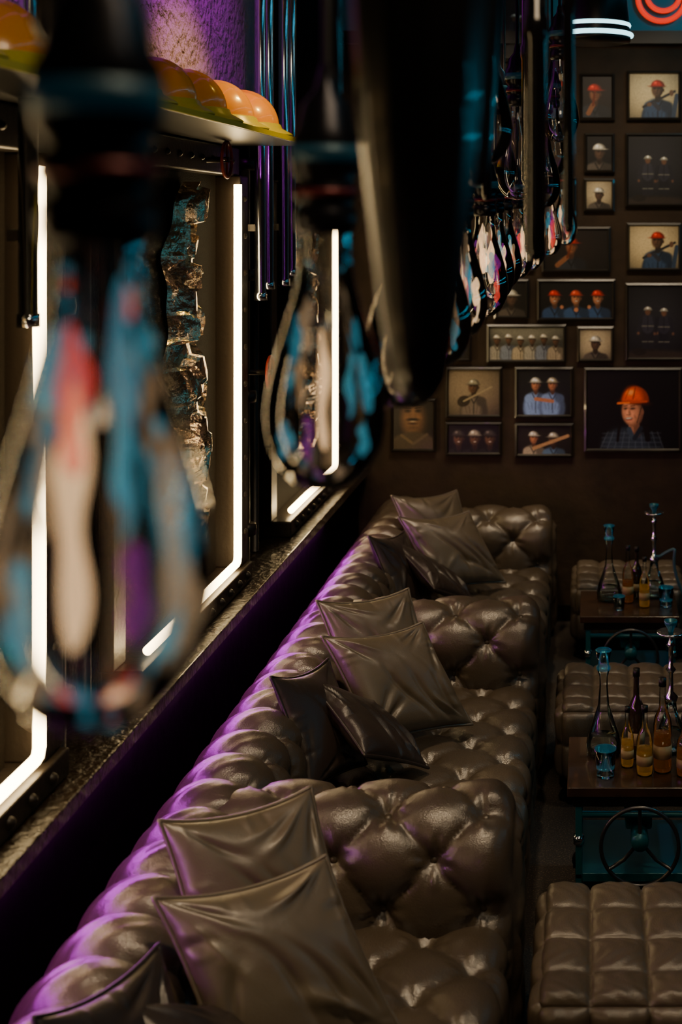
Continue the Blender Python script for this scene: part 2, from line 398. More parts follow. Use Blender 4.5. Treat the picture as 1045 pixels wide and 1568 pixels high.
# ------------------------------------------------------------ ottomans
def ottoman(lo,hi,cell=.16):
    e=empty('tufted_ottoman',tuple((np.array(lo)+np.array(hi))/2))
    lo=np.array(lo,float);hi=np.array(hi,float);r=.05;A=.034
    nc=[max(1,round((hi[i]-lo[i])/cell)) for i in range(3)]
    V=[];F=[]
    for ax in range(3):
        for sg in (0,1):
            if ax==2 and sg==0: continue
            a,b=[i for i in range(3) if i!=ax]
            na=int((hi[a]-lo[a])/.006);nb=int((hi[b]-lo[b])/.006)
            A1,B1=np.meshgrid(np.linspace(lo[a],hi[a],na),np.linspace(lo[b],hi[b],nb),indexing='ij')
            p=np.zeros((na,nb,3)); p[...,a]=A1;p[...,b]=B1;p[...,ax]=hi[ax] if sg else lo[ax]
            inn=np.clip(p,lo+r,hi-r); d=p-inn; n=d/np.linalg.norm(d,axis=-1,keepdims=True)
            h=np.ones((na,nb))
            for i in range(3):
                fr=(p[...,i]-lo[i])/(hi[i]-lo[i])*nc[i]
                f=np.abs(np.sin(np.pi*fr))
                h*=(f+1e-4)**(.34*(1-np.abs(n[...,i])))
            wr=.0016*np.sin(p[...,0]*110+7*np.sin(p[...,1]*23))*np.sin(p[...,1]*37+p[...,2]*31+2*np.sin(p[...,0]*17))
            h=A*h+wr
            q=inn+n*(r+h[...,None]-A*.7)
            off=len(V); V+=list(q.reshape(-1,3)); ff=gridfaces(na,nb,off=off)
            flip=(sg==0)^(ax==1)
            F+= [x[::-1] for x in ff] if flip else ff
    obj('cushion',V,F,'leather_ott',e)
    box('base',(lo[0]+.04,lo[1]+.04,.05),(hi[0]-.04,hi[1]-.04,lo[2]+.03),'black',e,.005)
    for x in (lo[0]+.06,hi[0]-.06):
        for y in (lo[1]+.06,hi[1]-.06): lathe('foot',[(.018,0),(.022,.06)],(x,y,0),'black',e,14)
ottoman((-.165,3.50,.09),(.49,4.17,.43))
ottoman((-.150,5.60,.09),(.51,6.20,.43))
ottoman((-.110,7.45,.09),(.55,8.05,.43))
# ------------------------------------------------------------ tables
def table(x0,y0,x1,y1,zt):
    e=empty('industrial_side_table',((x0+x1)/2,(y0+y1)/2,0))
    box('top',(x0-.01,y0,zt-.035),(x1,y1,zt),'wood',e,.004)
    box('apron',(x0+.01,y0+.015,zt-.075),(x1-.01,y1-.015,zt-.035),'black',e,.003)
    for x in (x0+.02,x1-.045):
        for y in (y0+.02,y1-.045):
            box('leg',(x,y,.06),(x+.025,y+.025,zt-.07),'teal',e,.003)
            lathe('caster',[(.03,-.012),(.03,.012)],(x+.012,y+.012,.03),'black',e,18,axis='y')
            lathe('leg_joint',[(.020,-.015),(.020,.015)],(x+.012,y+.012,zt-.2),'chrome',e,14)
    zr=.16
    box('lower_shelf',(x0+.02,y0+.02,zr),(x1-.02,y1-.02,zr+.02),'teal',e,.003)
    box('shelf_edge',(x0+.045,y0+.012,zr-.005),(x1-.045,y0+.02,zr+.025),'teal',e,.002)
    for y in (y0+.02,y1-.045): tubes('crossbar',[[(x0+.03,y+.012,zt-.11),(x1-.03,y+.012,zt-.11)]],.011,'teal',e,10)
    for x in (x0+.03,x1-.03): tubes('sidebar',[[(x,y0+.03,zt-.2),(x,y1-.03,zt-.2)]],.011,'teal',e,10)
    cx,cz,yy=(x0+x1)/2,zt-.205,y0-.015
    tubes('handwheel_rim',[ring((cx,yy,cz),.14,'y',56)],.0075,'steel',e,10,True)
    tubes('handwheel_spokes',[[(cx,yy,cz+.02),(cx+.07*math.cos(a),yy-.01,cz+.07*math.sin(a)),(cx+.14*math.cos(a),yy,cz+.14*math.sin(a))] for a in (math.pi/2,math.pi*1.2,math.pi*1.8)],.007,'steel',e,8)
    lathe('handwheel_hub',[(.03,-.02),(.034,0),(.03,.1)],(cx,yy,cz+.02),'teal',e,20,axis='y')
    box('gearbox',(cx-.05,y0+.09,cz+.01),(cx+.05,y0+.3,cz+.1),'teal',e,.01)
    tubes('under_table_led',[[(x0+.05,y1-.06,zt-.085),(x1-.05,y1-.06,zt-.085)]],.005,'neonu',e,8)
table(-.075,4.66,.43,5.12,.50)
table(-.045,6.66,.46,7.12,.50)
# ------------------------------------------------------------ glassware
def bottle(name,c,h,r,glass,liq=None,fill=.45,label=True):
    e=empty(name,c)
    p=[(r*.9,0),(r,.01),(r,h*.52),(r*.85,h*.6),(r*.38,h*.70),(r*.33,h*.93),(r*.4,h*.94),(r*.4,h)]
    lathe('glass',p,c,glass,e,28)
    if liq: lathe('liquor',[(r*.88,.006),(r*.93,.012),(r*.93,h*fill),(r*.3,h*fill+.001)],c,liq,e,28)
    lathe('cap',[(r*.42,h*.93),(r*.42,h*1.02)],c,'black',e,18)
    if label: lathe('label',[(r*1.01,h*.16),(r*1.01,h*.30)],c,'label',e,28)
def tumbler(c,h=.1,r=.040,liq='blueg'):
    e=empty('glass_tumbler',c)
    lathe('glass',[(r*.8,0),(r*.85,.004),(r,h),(r*.95,h),(r*.8,.01),(.001,.008)],c,'glass',e,28)
    lathe('rim_glint',[(r*.96,h-.002),(r*1.01,h-.001),(r*1.01,h+.002),(r*.96,h+.002)],c,'blueg',e,28)  # cyan reflection along the rim, put in as a glowing film
    lathe('drink',[(r*.78,.009),(r*.86,h*.4),(.001,h*.4)],c,liq,e,28)
def carafe(c,s=1):
    e=empty('hookah_vase',c)
    p=[(.050,0),(.064,.012),(.068,.04),(.060,.08),(.038,.14),(.022,.19),(.016,.26),(.016,.30),(.026,.33),(.02,.345),(.03,.40)]
    lathe('glass_vase',[(r*s,z*s) for r,z in p],c,'glass',e,32)
    lathe('glass_foot_ring',[(.051*s,0),(.066*s,.01),(.066*s,.014),(.05*s,.016)],c,'glass',e,32)
    lathe('collar_glint',[(.0265*s,.325*s),(.029*s,.332*s),(.0265*s,.339*s)],c,'blueg',e,24)  # cyan reflection painted as a glowing ring, lip below likewise
    lathe('lip_glint',[(.029*s,.397*s),(.032*s,.40*s),(.029*s,.403*s)],c,'blueg',e,24)
    lathe('water',[(.045*s,.004),(.061*s,.014),(.064*s,.04*s),(.058*s,.07*s),(.001,.07*s)],c,'water',e,28)
def hookah(c,s=1,hose=None):
    e=empty('hookah_pipe',c)
    lathe('vase',[(r*s,z*s) for r,z in [(.045,0),(.055,.01),(.06,.05),(.046,.1),(.025,.15),(.02,.2)]],c,'glass',e,32)
    lathe('water',[(r*s,z*s) for r,z in [(.04,.003),(.05,.012),(.056,.05),(.048,.08),(.001,.08)]],c,'water',e,28)
    lathe('stem',[(r*s,z*s) for r,z in [(.022,.19),(.028,.21),(.01,.23),(.009,.3),(.02,.315),(.009,.33),(.009,.40),(.018,.41),(.008,.42),(.008,.44)]],c,'chrome',e,24)
    lathe('tray',[(r*s,z*s) for r,z in [(.008,.44),(.045,.45),(.055,.458),(.052,.462),(.008,.446)]],c,'chrome',e,32)
    lathe('bowl',[(r*s,z*s) for r,z in [(.010,.45),(.012,.47),(.024,.49),(.026,.505),(.021,.505),(.01,.48)]],c,'teal',e,24)
    if hose: tubes('hose',[[tuple(np.array(c)+np.array(q)*s) for q in hose]],.008*s,'hose',e,10)
hz=[(0,0,.22)]+[(.03+.15*t+.03*math.sin(t*6),-.02*math.sin(t*3),.22+.08*math.sin(t*3.1)-.24*t*t) for t in np.linspace(0,1,20)]
z=.501
carafe((.05,4.95,z),1.0); tumbler((.055,4.76,z))
bottle('liquor_bottle',(.138,4.84,z),.22,.024,'glass','yellow')
bottle('liquor_bottle',(.175,4.93,z),.33,.032,'dkglass')
bottle('liquor_bottle',(.20,4.77,z),.25,.030,'glass','yellow',.4)
bottle('liquor_bottle',(.268,4.80,z),.34,.034,'glass','amber',.42)
bottle('liquor_bottle',(.345,4.76,z),.22,.028,'glass','amber')
hookah((.31,4.98,z),1.0,None); tumbler((.385,4.86,z),.08,.032,'amber')
carafe((.10,6.95,z),1.0)
bottle('liquor_bottle',(.20,6.90,z),.30,.030,'glass','amber',.4)
bottle('liquor_bottle',(.25,6.99,z),.27,.030,'dkglass')
bottle('liquor_bottle',(.285,6.82,z),.26,.028,'glass','yellow')
hookah((.345,7.0,z),1.0,hz); tumbler((.40,6.84,z)); tumbler((.15,6.78,z),.07,.032,'water')
# ------------------------------------------------------------ hanging bulbs
BP=[(.002,0),(.03,.004),(.052,.022),(.068,.05),(.076,.085),(.074,.12),(.064,.165),(.05,.21),(.038,.25),(.031,.29),(.03,.33)]
def brad(z): return np.interp(z,[q[1] for q in BP],[q[0] for q in BP])
def pendant(x,y,s=1.0,zb=2.22,seed=0,streaks=True,custom=None):
    R=random.Random(seed); e=empty('pendant_light_bulb',(x,y,zb))
    z=[q[1] for q in BP]; r=[q[0] for q in BP]; 
    tt=np.linspace(0,len(BP)-1,40); rr=np.interp(tt,range(len(BP)),r); zz=np.interp(tt,range(len(BP)),z)
    for _ in range(2):
        rr[1:-1]=(rr[:-2]+rr[1:-1]*2+rr[2:])/4; zz[1:-1]=(zz[:-2]+zz[1:-1]*2+zz[2:])/4
    lathe('glass',[(a*s,b*s) for a,b in zip(rr,zz)],(x,y,zb),'bulb',e,40)
    c=(x,y,zb+.33*s)
    lathe('socket',[(a*s,b*s) for a,b in [(.033,-.01),(.038,0),(.038,.02),(.032,.026),(.038,.034),(.038,.05),(.033,.056),(.042,.07),(.042,.11),(.036,.12),(.03,.15),(.014,.17),(.008,.2)]],c,'socket',e,28)
    lathe('socket_reflection_band',[(a*s,b*s) for a,b in [(.0435,.078),(.0435,.10)]],c,'cap',e,28)  # 'cap' is the teal reflection on the black socket, put in as colour
    lathe('socket_reflection_band_low',[(a*s,b*s) for a,b in [(.0395,.036),(.0395,.046)]],c,'refl_dred',e,28)
    tubes('rod',[[(x,y,zb+.5*s),(x,y,CZ)]],.006,'black',e,10)
    lathe('ceiling_rose',[(.05,-.03),(.055,0)],(x,y,CZ-.001),'black',e,20)
    if streaks:
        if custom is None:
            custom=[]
            cols=['refl_cream','refl_cyan','refl_cream','refl_tan','refl_cyan','refl_red','refl_cream','refl_mag','refl_cream']
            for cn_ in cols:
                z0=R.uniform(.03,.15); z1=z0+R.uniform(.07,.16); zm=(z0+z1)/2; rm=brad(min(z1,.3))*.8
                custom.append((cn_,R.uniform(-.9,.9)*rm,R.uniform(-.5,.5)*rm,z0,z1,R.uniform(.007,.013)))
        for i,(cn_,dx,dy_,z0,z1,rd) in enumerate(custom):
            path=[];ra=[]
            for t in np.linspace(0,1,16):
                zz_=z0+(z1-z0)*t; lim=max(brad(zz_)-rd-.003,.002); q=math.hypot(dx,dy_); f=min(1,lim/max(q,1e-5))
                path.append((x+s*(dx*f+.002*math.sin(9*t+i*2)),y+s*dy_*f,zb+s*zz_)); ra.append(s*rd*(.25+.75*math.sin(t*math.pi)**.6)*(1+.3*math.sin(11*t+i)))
            tubes('reflection_streak',[path],ra,cn_,e,8)  # reflections on the glass, modelled as added glowing streaks inside
    tubes('filament_stem',[[(x,y,zb+.34*s),(x,y,zb+.2*s)]],.006*s,'glass',e,8)
CU={0:[('refl_cream',-.017,0,.05,.23,.0105),('refl_red',-.011,-.015,.17,.27,.010),('refl_cyan',.016,.0,.15,.30,.008),('refl_cyan',.026,-.02,.13,.20,.006),
       ('refl_cyan',-.052,0,.035,.11,.009),('refl_mag',.022,.01,.05,.12,.009),('refl_tan',.05,0,.07,.20,.008),('refl_tan',-.045,.02,.12,.19,.006),('refl_tan',.062,.0,.05,.11,.007),('refl_cyan',-.03,.03,.20,.26,.006)],
    1:[('refl_tan',-.025,0,.17,.24,.007),('refl_cream',-.004,0,.05,.20,.006),('refl_cyan',-.052,0,.04,.085,.008),('refl_cyan',.03,0,.09,.17,.005),('refl_mag',-.025,.01,.03,.09,.006),('refl_cyan',.045,.01,.04,.08,.006),('refl_tan',-.035,.01,.10,.17,.005)],
    2:[('refl_tan',.0,0,.1,.2,.004)]}
ysb=[.864,1.61,2.3,2.95,3.5,4.1,4.7,5.3,5.9,6.5,7.1]
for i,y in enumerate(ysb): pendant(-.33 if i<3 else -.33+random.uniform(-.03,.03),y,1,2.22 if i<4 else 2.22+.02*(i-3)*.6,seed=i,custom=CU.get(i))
for i,(x,y,zb,f) in enumerate([(-.22,6.6,2.36,True),(-.15,7.4,2.40,True),(-.25,4.4,2.62,False),(-.28,3.4,2.7,False),(-.2,5.4,2.6,False),(-.36,5.0,2.64,False),(-.18,6.0,2.75,False),(-.3,6.9,2.7,False),(-.38,3.0,2.72,False),(-.12,5.0,2.85,False)]): pendant(x,y,1,zb,seed=40+i,streaks=f)
def smoked(x,y,zb,s=1,r=1):
    e=empty('smoked_glass_pendant',(x,y,zb))
    lathe('shade',[(a*s*r,b*s) for a,b in [(.002,0),(.018,.004),(.028,.03),(.038,.09),(.047,.17),(.056,.25),(.065,.38),(.06,.50),(.03,.56),(.01,.58)]],(x,y,zb),'smoke',e,40,.03,10)
    tubes('rod',[[(x,y,zb+.57*s),(x,y,CZ)]],.006,'black',e,10)
smoked(-.166,1.25,2.385)
smoked(-.25,1.75,2.52,1,.8)
smoked(-.42,1.05,2.66,1,.7); smoked(-.22,2.5,2.62,1,.8)
def htube(x,y,zb,r):
    e=empty('hanging_metal_tube',(x,y,zb)); lathe('tube',[(.001,0),(r*.7,.004),(r,.02),(r,.4),(r*1.2,.41),(r*1.2,.44),(r,.45),(r,CZ-zb)],(x,y,zb),'gloss',e,24)
htube(-.10,2.35,2.48,.020); htube(-.04,2.35,2.53,.011); htube(-.30,2.7,2.62,.015); htube(-.25,3.1,2.6,.012); htube(-.42,2.1,2.66,.015); htube(-.5,1.2,2.72,.02); htube(-.2,4.1,2.66,.02); htube(-.14,3.0,2.62,.012)
e=empty('ring_pendant_lamp',(.02,6,3.5))
c=(.02,6.0,3.375)
lathe('shade',[(.165,0),(.168,.01),(.15,.2),(.10,.3),(.02,.32),(.018,CZ-3.375)],c,'black',e,48)
for i,z_ in enumerate((.03,.075,.12,.165,.21)): tubes('light_ring',[ring((c[0],c[1],c[2]+z_),.170-.012*i,'z',48)],.011,'ringw',e,8,True)
e=empty('red_neon_sign',(.45,Wy-.06,3.95))
tubes('neon_outer',[ring((.45,Wy-.05,3.95),.15,'y')],.017,'neonr',e,10,True)
tubes('neon_inner',[ring((.46,Wy-.05,3.97),.105,'y')],.016,'neonr',e,10,True)
tubes('neon_clip',[[(.45,Wy-.05,3.8),(.45,Wy-.001,3.8)],[(.45,Wy-.05,4.1),(.45,Wy-.001,4.1)]],.006,'black',e,8)
e=empty('added_teal_tube',(RX-.06,4,2.6)); tubes('tube',[[(RX-.05,2.0,2.6),(RX-.05,7.5,2.6)],[(RX-.05,2.0,2.9),(RX-.05,7.5,2.9)]],.015,'tube_teal',e,10)  # out-of-view tubes added for teal light and reflections
e=empty('added_teal_tube',(1.1,4,4.28)); tubes('tube',[[(1.1,.5,4.27),(1.1,7.5,4.27)]],.015,'tube_teal',e,10)  # unseen ceiling tube added to streak bulbs and metal with teal
e=empty('added_magenta_tube',(-1.0,4,4.28)); tubes('tube',[[(-1.0,.5,4.27),(-1.0,7.5,4.27)]],.015,'tube_mag',e,10)  # unseen ceiling tube added for magenta light and reflected streaks
# ------------------------------------------------------------ pictures
class Cv:
    def __init__(s,w,h,bg,res):
        s.n=max(24,int(w*res)); s.m=max(24,int(h*res)); s.asp=w/h
        u=np.linspace(0,s.asp,s.n); v=np.linspace(0,1,s.m); s.U,s.V=np.meshgrid(u,v,indexing='ij')
        s.c=np.zeros((s.n,s.m,3))+np.array(bg)
        s.c*=(1-.5*(((s.U/s.asp-.45)**2+(s.V-.6)**2)*1.8))[...,None]
    def put(s,mask,col): s.c=s.c*(1-mask[...,None])+np.array(col)*mask[...,None]
    def ell(s,x,y,rx,ry,col,rot=0,soft=.012,clip=None):
        cr,sr=math.cos(rot),math.sin(rot); dx,dy=s.U-x,s.V-y
        a=dx*cr+dy*sr; b=-dx*sr+dy*cr; d=(np.sqrt((a/rx)**2+(b/ry)**2)-1)*min(rx,ry)
        m=np.clip(.5-d/soft,0,1)
        if clip is not None: m=m*np.clip((s.V-clip)/soft+.5,0,1)
        s.put(m,col)
    def seg(s,x0,y0,x1,y1,w,col):
        dx,dy=x1-x0,y1-y0; L=dx*dx+dy*dy; t=np.clip(((s.U-x0)*dx+(s.V-y0)*dy)/L,0,1)
        d=np.hypot(s.U-x0-t*dx,s.V-y0-t*dy); s.put(np.clip((w-d)/.01+.5,0,1),col)
def person(c,x,y,s,helm,shirt,skin,turn=0,lamp=False,smile=False,arms=True):
    sk=np.array(skin); sh=np.array(shirt); hc=np.array(helm)
    if arms:
        c.ell(x,y-1.55*s,1.12*s,1.35*s,sh*.55,soft=.05); c.ell(x-.2*s,y-1.5*s,.8*s,1.2*s,sh,soft=.3*s)
        c.ell(x-.55*s,y-.75*s,.42*s,.38*s,sh,soft=.15*s); c.ell(x+.6*s,y-.75*s,.42*s,.38*s,sh*.6,soft=.15*s)
        for q in range(5): c.seg(x+(-.7+.33*q)*s,y-1.1*s,x+(-.55+.25*q)*s,y-1.7*s,.02*s,sh*.6)
        c.seg(x-.3*s,y-.35*s,x,y-.9*s,.05*s,sh*.4); c.seg(x+.3*s,y-.35*s,x,y-.9*s,.05*s,sh*.4); c.seg(x,y-.9*s,x,y-2*s,.03*s,sh*.4)
    c.ell(x,y-.12*s,.2*s,.32*s,sk*.45)
    c.ell(x,y+.42*s,.36*s,.5*s,sk*.45,soft=.04*s); c.ell(x-.07*s+turn*.05*s,y+.42*s,.30*s,.46*s,sk*.85,soft=.16*s); c.ell(x-.1*s+turn*.06*s,y+.4*s,.2*s,.3*s,sk,soft=.2*s)
    c.ell(x+.38*s,y+.38*s,.06*s,.12*s,sk*.5)
    xo=x+turn*.08*s
    for k in (-1,1):
        c.ell(xo+k*.14*s,y+.49*s,.09*s,.06*s,sk*.55,soft=.06*s); c.ell(xo+k*.14*s,y+.49*s,.055*s,.02*s,sk*.12,soft=.02*s+.003); c.seg(xo+k*.07*s,y+.575*s,xo+k*.2*s,y+.575*s,.014*s,sk*.25)
    c.ell(xo+.05*s,y+.36*s,.05*s,.12*s,sk*.6,soft=.07*s); c.ell(xo-.02*s,y+.36*s,.025*s,.1*s,np.minimum(sk*1.15,1),soft=.04*s)
    c.ell(xo,y+.285*s,.06*s,.015*s,sk*.45,soft=.03*s)
    if smile: c.ell(xo,y+.18*s,.14*s,.055*s,sk*.35); c.ell(xo,y+.19*s,.11*s,.03*s,(.85,.8,.75))
    else: c.ell(xo,y+.17*s,.11*s,.025*s,sk*.4,soft=.02*s+.004)
    c.ell(x,y+.62*s,.42*s,.09*s,sk*.25,soft=.08*s)
    c.ell(x,y+.60*s,.47*s,.46*s,hc*.45,clip=y+.64*s,soft=.02); c.ell(x-.08*s,y+.61*s,.38*s,.42*s,hc*.85,clip=y+.66*s,soft=.14*s); c.ell(x-.1*s,y+.7*s,.22*s,.27*s,hc,clip=y+.66*s,soft=.14*s)
    c.seg(x-.02*s,y+.7*s,x-.02*s,y+1.04*s,.022*s,hc*.7)
    c.ell(x-.17*s,y+.88*s,.1*s,.07*s,np.minimum(hc*1.4+.1,1),soft=.06*s); c.ell(x+turn*.1*s,y+.65*s,.54*s,.05*s,hc*.65)
    if lamp: c.ell(x,y+.8*s,.09*s,.09*s,(.9,.9,.95))
def body(c,x,y,s,helm,shirt,skin):
    sh=np.array(shirt)
    for k in (-1,1):
        c.seg(x+k*.07*s,y,x+k*.06*s,y+.45*s,.06*s,sh*.6); c.ell(x+k*.08*s,y,.07*s,.03*s,(.05,.05,.05)); c.seg(x+k*.07*s-.05*s,y+.2*s,x+k*.07*s+.05*s,y+.2*s,.012*s,(.4,.4,.36))
    c.ell(x,y+.6*s,.15*s,.22*s,sh); c.seg(x-.14*s,y+.55*s,x+.14*s,y+.55*s,.012*s,(.4,.4,.36)); c.seg(x,y+.45*s,x,y+.78*s,.008*s,sh*.4)
    for k in (-1,1): c.seg(x+k*.15*s,y+.74*s,x+k*.21*s,y+.42*s,.045*s,sh*.75); c.ell(x+k*.215*s,y+.39*s,.03*s,.035*s,skin)
    c.ell(x,y+.88*s,.065*s,.085*s,skin); c.ell(x,y+.92*s,.085*s,.07*s,helm,clip=y+.92*s)
    c.seg(x-.09*s,y+.92*s,x+.09*s,y+.92*s,.012*s,np.array(helm)*.7); c.ell(x,y+.96*s,.022*s,.022*s,(1,1,.95))
SK=(.66,.43,.30); SKd=(.36,.25,.18); WH=(.86,.84,.78); RD=(.78,.16,.07); OR=(.95,.34,.05); BL=(.17,.27,.42)
def p_cream(c):
    person(c,.58*c.asp,.50,.34,RD,(.17,.25,.36),SKd,-1); c.seg(.28*c.asp,.24,.93*c.asp,.60,.03,(.12,.12,.13)); c.seg(.5*c.asp,.32,.6*c.asp,.2,.05,(.15,.16,.2)); c.ell(.86*c.asp,.56,.05,.07,SKd); c.ell(.4*c.asp,.3,.06,.05,SKd)
    c.seg(.9*c.asp,0,.97*c.asp,.5,.05,(.16,.22,.3))
def p_two(c):
    c.ell(c.asp*.5,.55,.45,.42,(.13,.13,.15),soft=.5)
    body(c,c.asp*.36,.1,.62,(.6,.6,.55),(.17,.17,.21),SKd); body(c,c.asp*.66,.1,.60,(.6,.6,.55),(.14,.14,.18),SKd)
    c.ell(c.asp*.5,.03,.5,.08,(.16,.13,.11),soft=.05); c.ell(c.asp*.2,.08,.1,.05,(.1,.08,.07))
def p_white(c): person(c,c.asp*.5,.34,.42,WH,(.30,.27,.24),(.30,.22,.17),1)
def p_bottle(c):
    person(c,c.asp*.42,.42,.38,RD,(.14,.15,.17),(.50,.30,.19),1); c.seg(c.asp*.2,.1,c.asp*.35,.3,.06,(.45,.28,.17)); c.seg(c.asp*.36,.3,c.asp*.42,.62,.03,(.35,.14,.05))
def p_three(c):
    for k,h in ((.2,RD),(.8,RD),(.5,(.78,.25,.15))): person(c,c.asp*k,.40,.36,h,BL,SK,0,smile=True)
    c.ell(c.asp*.5,.22,.06,.06,SK); c.ell(c.asp*.3,.3,.05,.05,SK); c.ell(c.asp*.68,.3,.05,.05,SK)
def p_group(c):
    c.ell(c.asp*.5,1,c.asp*.6,.4,(.42,.41,.36),soft=.3)
    for i in range(6): person(c,c.asp*(.1+.16*i),.50+.03*math.sin(i*2.1),.26,WH,[(.55,.53,.48),(.42,.45,.50),(.6,.55,.46)][i%3],SKd)
def p_guitar(c):
    person(c,c.asp*.5,.50,.28,(.6,.58,.5),(.40,.36,.31),SKd,-1); c.ell(c.asp*.3,.3,.15,.12,(.16,.13,.1),.4); c.ell(c.asp*.3,.3,.04,.04,(.03,.03,.03)); c.seg(c.asp*.3,.3,c.asp*.85,.62,.02,(.55,.5,.4))
def p_pair(c):
    for k in (.34,.66): person(c,c.asp*k,.56,.26,(.85,.85,.8) if k<.5 else (.78,.75,.62),(.45,.56,.75),SK,lamp=True)
    c.seg(c.asp*.34,.35,c.asp*.66,.3,.04,SK)
def p_woman(c):
    # three-quarter portrait, head tipped back, laughing towards the left
    x=c.asp*.50; H=(.045,.028,.022); sk=np.array((.93,.62,.45))
    c.ell(x-.02,.02,.40,.26,(.075,.10,.13),soft=.03); c.ell(x-.08,.05,.30,.22,(.15,.19,.24),soft=.1)
    for k in range(10): c.seg(x-.42+.09*k,0,x-.32+.07*k,.22,.003,(.34,.38,.43))
    for k in range(4): c.seg(x-.40,.03+.055*k,x+.36,.02+.06*k,.003,(.29,.33,.38))
    c.ell(x+.13,.42,.09,.22,H,-.15,.03); c.seg(x+.15,.35,x+.19,.12,.035,H); c.seg(x-.17,.32,x-.2,.1,.018,H)
    c.seg(x+.01,.36,x+.03,.2,.065,sk*.5); c.seg(x-.03,.34,x-.02,.22,.03,sk*.7)
    c.seg(x-.05,.25,x-.0,.13,.03,(.2,.25,.31)); c.seg(x+.10,.26,x+.02,.13,.03,(.1,.13,.17))
    c.ell(x-.005,.47,.135,.185,sk*.5,.12,.02); c.ell(x-.03,.475,.11,.165,sk*.82,.12,.05); c.ell(x-.045,.45,.07,.10,sk,.12,.07)
    c.ell(x+.118,.47,.022,.04,sk*.55)
    for ex,rx in ((-.095,.022),(-.005,.028)):
        c.ell(x+ex,.515,rx*1.5,.022,sk*.6,.1,.025); c.ell(x+ex,.513,rx,.0065,(.06,.03,.02),.1,.006); c.seg(x+ex-rx,.545,x+ex+rx,.553,.004,(.12,.07,.05))
    c.ell(x-.065,.465,.018,.04,np.minimum(sk*1.08,1),.1,.02); c.ell(x-.045,.46,.016,.035,sk*.68,.1,.02); c.ell(x-.06,.432,.022,.006,sk*.5,0,.01)
    c.ell(x-.055,.385,.048,.018,sk*.35,.1,.01); c.ell(x-.057,.389,.040,.010,(.9,.86,.8),.1,.008); c.ell(x-.05,.368,.038,.007,(.7,.3,.25),.1,.006)
    c.ell(x+.03,.40,.012,.03,sk*.7,.3,.02); c.ell(x-.12,.42,.008,.025,sk*.75,0,.015)
    c.ell(x+.02,.60,.185,.035,np.array(OR)*.3,-.12,.03); c.ell(x+.03,.60,.175,.20,np.array(OR)*.55,-.12,.015,clip=.595)
    c.ell(x-.01,.62,.13,.17,np.array(OR)*.95,-.1,.07,clip=.60); c.ell(x-.03,.72,.05,.035,(1,.62,.3),.3,.04); c.seg(x+.0,.64,x+.03,.79,.008,np.array(OR)*.6); c.seg(x-.1,.64,x-.04,.78,.005,np.array(OR)*.65)
    c.seg(x-.19,.585,x+.17,.605,.013,np.array(OR)*.8); c.seg(x-.20,.578,x-.05,.588,.008,(1,.5,.2)); c.seg(x+.12,.58,x+.05,.33,.004,(.1,.08,.07))
def p_faces(c):
    for k in (.2,.52,.82): person(c,c.asp*k,.3,.5,(.25,.23,.22) if k!=.52 else (.65,.62,.56),(.12,.12,.12),SKd,smile=True)
def p_men(c):
    person(c,c.asp*.3,.4,.4,WH,(.60,.55,.48),SK,1); person(c,c.asp*.68,.34,.42,(.8,.78,.7),(.32,.42,.54),SKd,-1); c.seg(c.asp*.3,.2,c.asp*.95,.65,.06,(.65,.5,.35))
def p_must(c):
    x=c.asp*.49
    c.ell(c.asp*.5,.62,.28,.42,(.20,.14,.10),soft=.1); c.ell(x-.02,.64,.22,.34,(.38,.27,.18),soft=.15); c.ell(x,.76,.035,.12,(.46,.33,.22),soft=.07)
    for k in (-1,1): c.ell(x+k*.11,.80,.06,.03,(.1,.07,.05),soft=.04); c.ell(x+k*.11,.80,.03,.01,(.03,.02,.02),soft=.01); c.seg(x+k*.05,.86,x+k*.17,.87,.012,(.07,.05,.04)); c.ell(x+k*.13,.66,.05,.05,(.44,.31,.21),soft=.07)
    c.ell(x,.615,.12,.03,(.06,.04,.03),soft=.03); c.ell(x,.575,.07,.014,(.6,.52,.42),soft=.012); c.ell(x,.53,.08,.02,(.2,.12,.09),soft=.03); c.ell(x,.44,.1,.03,(.3,.21,.14),soft=.05)
    c.ell(c.asp*.5,.1,.48,.25,(.24,.20,.15),soft=.05); c.seg(c.asp*.2,.28,c.asp*.5,.1,.03,(.34,.28,.2)); c.seg(c.asp*.5,.1,c.asp*.85,.3,.03,(.3,.25,.2))
    c.ell(c.asp*.5,1.03,.36,.12,(.1,.08,.06))
pm=D.materials.new('photo_print'); pm.use_nodes=True; nt=pm.node_tree; at=nt.nodes.new('ShaderNodeAttribute'); at.attribute_name='Col'
pb=nt.nodes['Principled BSDF']; nt.links.new(at.outputs['Color'],pb.inputs['Base Color']); pb.inputs['Roughness'].default_value=.45; pb.inputs['Specular IOR Level'].default_value=.3
sc=1976/Wy
